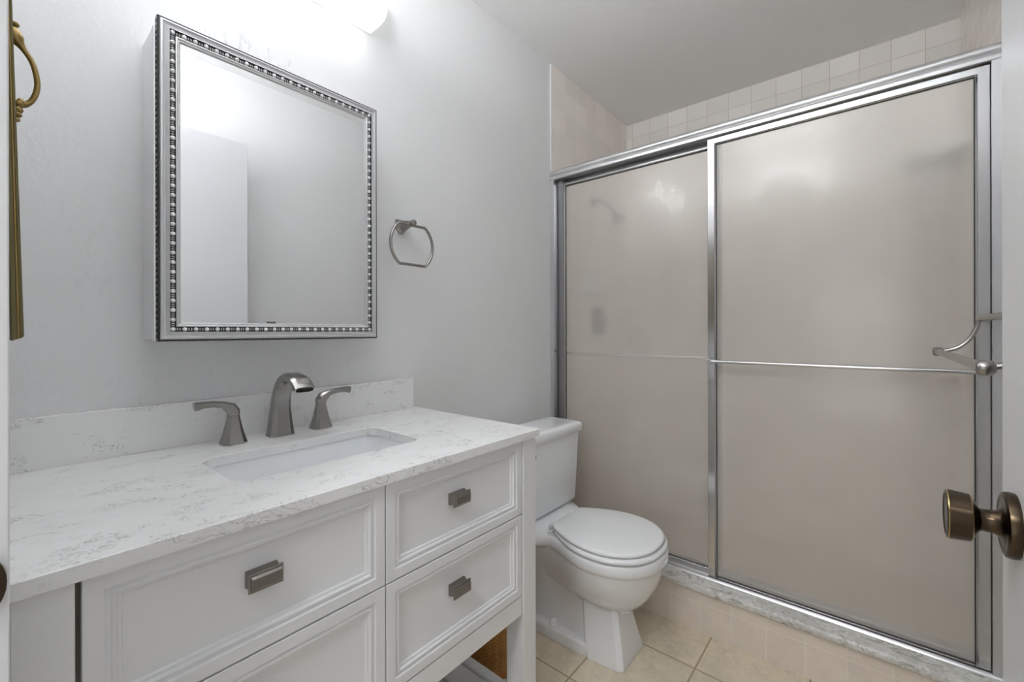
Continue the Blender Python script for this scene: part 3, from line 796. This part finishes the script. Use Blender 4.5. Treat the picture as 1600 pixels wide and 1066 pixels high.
# rear deck that carries the tank
dk_ = []
for z, s in ((0.335, 0.80), (0.352, 0.97), (0.362, 1.0), (0.384, 1.0), (0.389, 0.975)):
    dk_.append([(TX + x * s, y, z) for x, y in ((-0.090, 0.80), (-0.112, 0.85), (-0.119, 0.885), (-0.130, 0.912), (-0.147, 0.934), (-0.168, 0.955), (-0.186, 0.978), (-0.197, 1.005), (-0.200, 1.03), (-0.200, 1.165), (0.200, 1.165), (0.200, 1.03), (0.197, 1.005), (0.186, 0.978), (0.168, 0.955), (0.147, 0.934), (0.130, 0.912), (0.119, 0.885), (0.112, 0.85), (0.090, 0.80))])
loft(bm, dk_)
obj('bowl', bm, 'porcelain', TO, smooth=True, angle=50)
# pedestal: flared front column, trapway body and foot flange
bm = bmesh.new()
def col(z, yf, yb_, hf, hb, ch):
    return [(TX + hf - ch, yf, z), (TX - hf + ch, yf, z), (TX - hf, yf + ch, z), (TX - hb, yb_ - 0.015, z), (TX - hb + 0.015, yb_, z), (TX + hb - 0.015, yb_, z), (TX + hb, yb_ - 0.015, z), (TX + hf, yf + ch, z)]
loft(bm, [col(0.0, 0.637, 0.775, 0.090, 0.100, 0.012), col(0.006, 0.636, 0.775, 0.091, 0.100, 0.012), col(0.06, 0.648, 0.79, 0.080, 0.088, 0.014), col(0.12, 0.662, 0.80, 0.069, 0.076, 0.014), col(0.18, 0.674, 0.81, 0.062, 0.068, 0.014), col(0.235, 0.684, 0.82, 0.060, 0.066, 0.014)])
body = []
for z, y0_, h0, h1, yb_ in ((0.03, 0.74, 0.060, 0.066, 1.075), (0.10, 0.74, 0.056, 0.062, 1.080), (0.18, 0.74, 0.058, 0.070, 1.095), (0.26, 0.72, 0.075, 0.090, 1.105), (0.335, 0.70, 0.095, 0.115, 1.12), (0.352, 0.70, 0.10, 0.12, 1.12)):
    body.append([(TX - h0, y0_, z), (TX - h1, (y0_ + yb_) / 2, z), (TX - h1, yb_ - 0.04, z), (TX - h1 + 0.03, yb_, z), (TX + h1 - 0.03, yb_, z), (TX + h1, yb_ - 0.04, z), (TX + h1, (y0_ + yb_) / 2, z), (TX + h0, y0_, z)])
loft(bm, body)
fl = []
for z, s in ((0.0, 1.0), (0.030, 1.0), (0.037, 0.985), (0.041, 0.955)):
    fl.append([(TX + x * s, 0.93 + (y - 0.93) * s, z) for x, y in ((-0.080, 0.72), (-0.096, 0.775), (-0.101, 0.82), (-0.104, 0.93), (-0.100, 1.03), (-0.075, 1.075), (0.075, 1.075), (0.100, 1.03), (0.104, 0.93), (0.101, 0.82), (0.096, 0.775), (0.080, 0.72))])
loft(bm, fl)
obj('pedestal', bm, 'porcelain', TO, bevel=0.010, seg=4)
for s in (-1, 1):
    bm = bmesh.new(); lathe(bm, [(0, 0.0165), (0.004, 0.0165), (0.010, 0.0145), (0.019, 0.0115), (0.0245, 0.006), (0.0255, 0.0005)], (TX + s * 0.079, 0.915, 0.041), (0, 0, 1), 20)
    obj('bolt_cap', bm, 'seat', TO, smooth=True)
# seat ring and lid
bm = bmesh.new()
loft(bm, [egg(0.895, 0.557, 0.085, 0.158, 0.715, 0.3895, convex=True), egg(0.902, 0.536, 0.097, 0.178, 0.715, 0.392, convex=True), egg(0.902, 0.533, 0.098, 0.181, 0.715, 0.398, convex=True), egg(0.902, 0.535, 0.097, 0.179, 0.715, 0.404, convex=True), egg(0.90, 0.545, 0.092, 0.170, 0.715, 0.4065, convex=True)])
obj('seat', bm, 'seat', TO, smooth=True, angle=70)
bm = bmesh.new()
loft(bm, [egg(0.900, 0.562, 0.087, 0.153, 0.718, 0.4090, convex=True), egg(0.908, 0.545, 0.098, 0.171, 0.718, 0.4115, convex=True), egg(0.908, 0.543, 0.099, 0.173, 0.718, 0.4165, convex=True), egg(0.907, 0.546, 0.097, 0.170, 0.718, 0.4215, convex=True),
          egg(0.902, 0.555, 0.090, 0.160, 0.718, 0.4240, convex=True), egg(0.86, 0.590, 0.070, 0.125, 0.718, 0.4243, convex=True), egg(0.85, 0.600, 0.066, 0.118, 0.718, 0.4255, convex=True), egg(0.80, 0.68, 0.03, 0.05, 0.735, 0.4258, convex=True)])
obj('lid', bm, 'seat', TO, smooth=True, angle=70)
for s in (-1, 1):
    bm = bmesh.new(); lathe(bm, [(0, 0.007), (0.001, 0.0085), (0.038, 0.0085), (0.039, 0.007)], (TX + s * 0.075 - 0.0195, 0.917, 0.4075), (1, 0, 0), 16)
    add_box(bm, TX + s * 0.075 - 0.012, TX + s * 0.075 + 0.012, 0.908, 0.930, 0.3885, 0.404)
    lathe(bm, [(0, 0.0045), (0.030, 0.0045)], (TX + s * 0.108 - 0.015, 0.905, 0.3985), (1, 0, 0), 12)
    obj('hinge', bm, 'seat', TO, smooth=True)
# tank
bm = bmesh.new()
tk = []
for z, hwx, y0_, y1_, r in ((0.392, 0.205, 1.020, 1.150, 0.03), (0.397, 0.224, 1.004, 1.158, 0.030), (0.410, 0.230, 0.998, 1.162, 0.028), (0.55, 0.236, 0.994, 1.163, 0.025), (0.692, 0.241, 0.990, 1.164, 0.022)):
    tk.append([(x, y, z) for x, y in rrect(TX, (y0_ + y1_) / 2, hwx, (y1_ - y0_) / 2, r, 5)])
loft(bm, tk); obj('tank', bm, 'porcelain', TO, smooth=True, angle=60)
bm = bmesh.new(); tk = []
for z, s in ((0.6925, -0.003), (0.695, 0.0), (0.722, 0.0), (0.729, -0.003), (0.733, -0.009), (0.7345, -0.02)):
    tk.append([(x, y, z) for x, y in rrect(TX, 1.073, 0.250 + s, 0.093 + s, 0.018, 5)])
loft(bm, tk); obj('tank_lid', bm, 'porcelain', TO, smooth=True, angle=60)
bm = bmesh.new(); lathe(bm, [(0, 0.011), (0.012, 0.011)], (TX - 0.175, 0.992, 0.655), (0, -1, 0), 16); add_box(bm, TX - 0.185, TX - 0.105, 0.972, 0.980, 0.648, 0.662)
obj('flush_lever', bm, 'chrome', TO, bevel=0.002)

# ================================================================== WASTE BASKET
BK = thing('wicker_waste_basket', 'brown woven wicker waste basket on the floor between vanity and toilet', 'basket', (1.10, 1.01, 0))
bm = bmesh.new()
bcx, bcy = 1.105, 1.005; NTH, NZ = 220, 96; rings = []
for i in range(NZ + 1):
    z = 0.022 + 0.245 * i / NZ; r0 = 0.088 + 0.020 * (i / NZ)
    ring = []
    for j in range(NTH):
        a = 2 * PI * j / NTH; colm = a / (2 * PI) * 22; fr = colm % 1
        zig = abs(fr - 0.5) * 0.026
        h = 0.0042 * abs(math.sin((z + zig) / 0.0125 * PI)) + 0.0022 * abs(math.sin(colm * PI))
        ring.append((bcx + (r0 + h) * math.cos(a), bcy + (r0 + h) * math.sin(a), z))
    rings.append(ring)
for i in range(6, -1, -1):
    z = 0.035 + 0.228 * i / 6; r0 = 0.082 + 0.020 * (i / 6)
    rings.append([(bcx + r0 * math.cos(2 * PI * j / NTH), bcy + r0 * math.sin(2 * PI * j / NTH), z) for j in range(NTH)])
loft(bm, rings, True, True)
obj('woven_body', bm, 'wicker', BK, smooth=True, angle=80)
bm = bmesh.new(); lathe(bm, [(0.0, 0.084), (0.0, 0.0935), (0.004, 0.0955), (0.018, 0.0955), (0.023, 0.0925), (0.023, 0.084)], (bcx, bcy, 0), (0, 0, 1), 64)
obj('base_rim', bm, 'wicker_rim', BK, smooth=True)
bm = bmesh.new(); tube(bm, [(bcx + 0.108 * math.cos(a), bcy + 0.108 * math.sin(a), 0.270) for a in [2 * PI * j / 48 for j in range(48)]], 0.007, 10, True)
obj('top_rim', bm, 'wicker_rim', BK, smooth=True)

# ================================================================== ADDED UNSEEN FILL LAMPS (bathroom by the door, hall)
def fill_dome_lamp(label, x, y, watts, r=0.15):
    L = thing('added_ceiling_lamp', label, 'light', (x, y, ZC))  # lamp added for fill, out of view
    bm = bmesh.new(); lathe(bm, [(0.0005, r), (0.02, r), (0.022, r - 0.01)], (x, y, ZC), (0, 0, -1), 40)
    obj('lamp_base', bm, 'trim', L, smooth=True)
    ld = bpy.data.lights.new('ceiling_fill_light', 'AREA'); ld.shape = 'DISK'; ld.size = 2 * r; ld.energy = watts; ld.color = (0.965, 0.985, 1)
    lo = bpy.data.objects.new('hall_fill_light', ld); COL.objects.link(lo); lo.parent = L; lo.location = (0, 0, -0.03)
GX, GY, GZ = 0.14, 0.45, 2.10  # added uplight, out of view, to even out the room's brightness
GL = thing('added_bowl_uplight', 'white metal bowl uplight added for fill light, hanging from the bathroom ceiling above the view', 'light', (GX, GY, ZC))
bm = bmesh.new(); lathe(bm, [(0.0005, 0.06), (0.012, 0.058), (0.02, 0.012), (0.36, 0.010)], (GX, GY, ZC), (0, 0, -1), 32)
obj('stem', bm, 'trim', GL, smooth=True)
bm = bmesh.new(); lathe(bm, [(-0.070, 0.012), (-0.068, 0.05), (-0.055, 0.10), (-0.030, 0.145), (-0.010, 0.160), (-0.010, 0.156), (-0.028, 0.141), (-0.052, 0.096), (-0.064, 0.048), (-0.066, 0.012)], (GX, GY, GZ), (0, 0, 1), 48, cap=False)
obj('bowl_shade', bm, 'trim', GL, smooth=True)
for k in range(3):
    ld = bpy.data.lights.new('bowl_fill_light', 'POINT'); ld.energy = BOWL_FILL_WATTS / 3; ld.shadow_soft_size = 0.02; ld.color = (0.965, 0.985, 1)
    lo = bpy.data.objects.new('bowl_fill_light', ld); COL.objects.link(lo); lo.parent = GL
    lo.location = (0.07 * math.cos(2.1 * k), 0.07 * math.sin(2.1 * k), GZ - 0.015 - ZC)
fill_dome_lamp('round white hall ceiling lamp added as fill light behind the camera', -0.85, 0.2, HALL_FILL_WATTS, 0.2)

# added glowing hall window, an unseen fill source behind the camera
wf = struct('fill_window_1', B((-1.6, -1.585, -0.50, 0.50, 0.30, 0.34), (-1.6, -1.585, -0.50, 0.50, 1.56, 1.60), (-1.6, -1.585, -0.50, -0.46, 0.34, 1.56), (-1.6, -1.585, 0.46, 0.50, 0.34, 1.56), (-1.6, -1.585, -0.46, 0.46, 0.94, 0.96)), 'trim')
obj('pane', B((-1.598, -1.592, -0.46, 0.46, 0.34, 1.56)), 'fill_glow', wf)
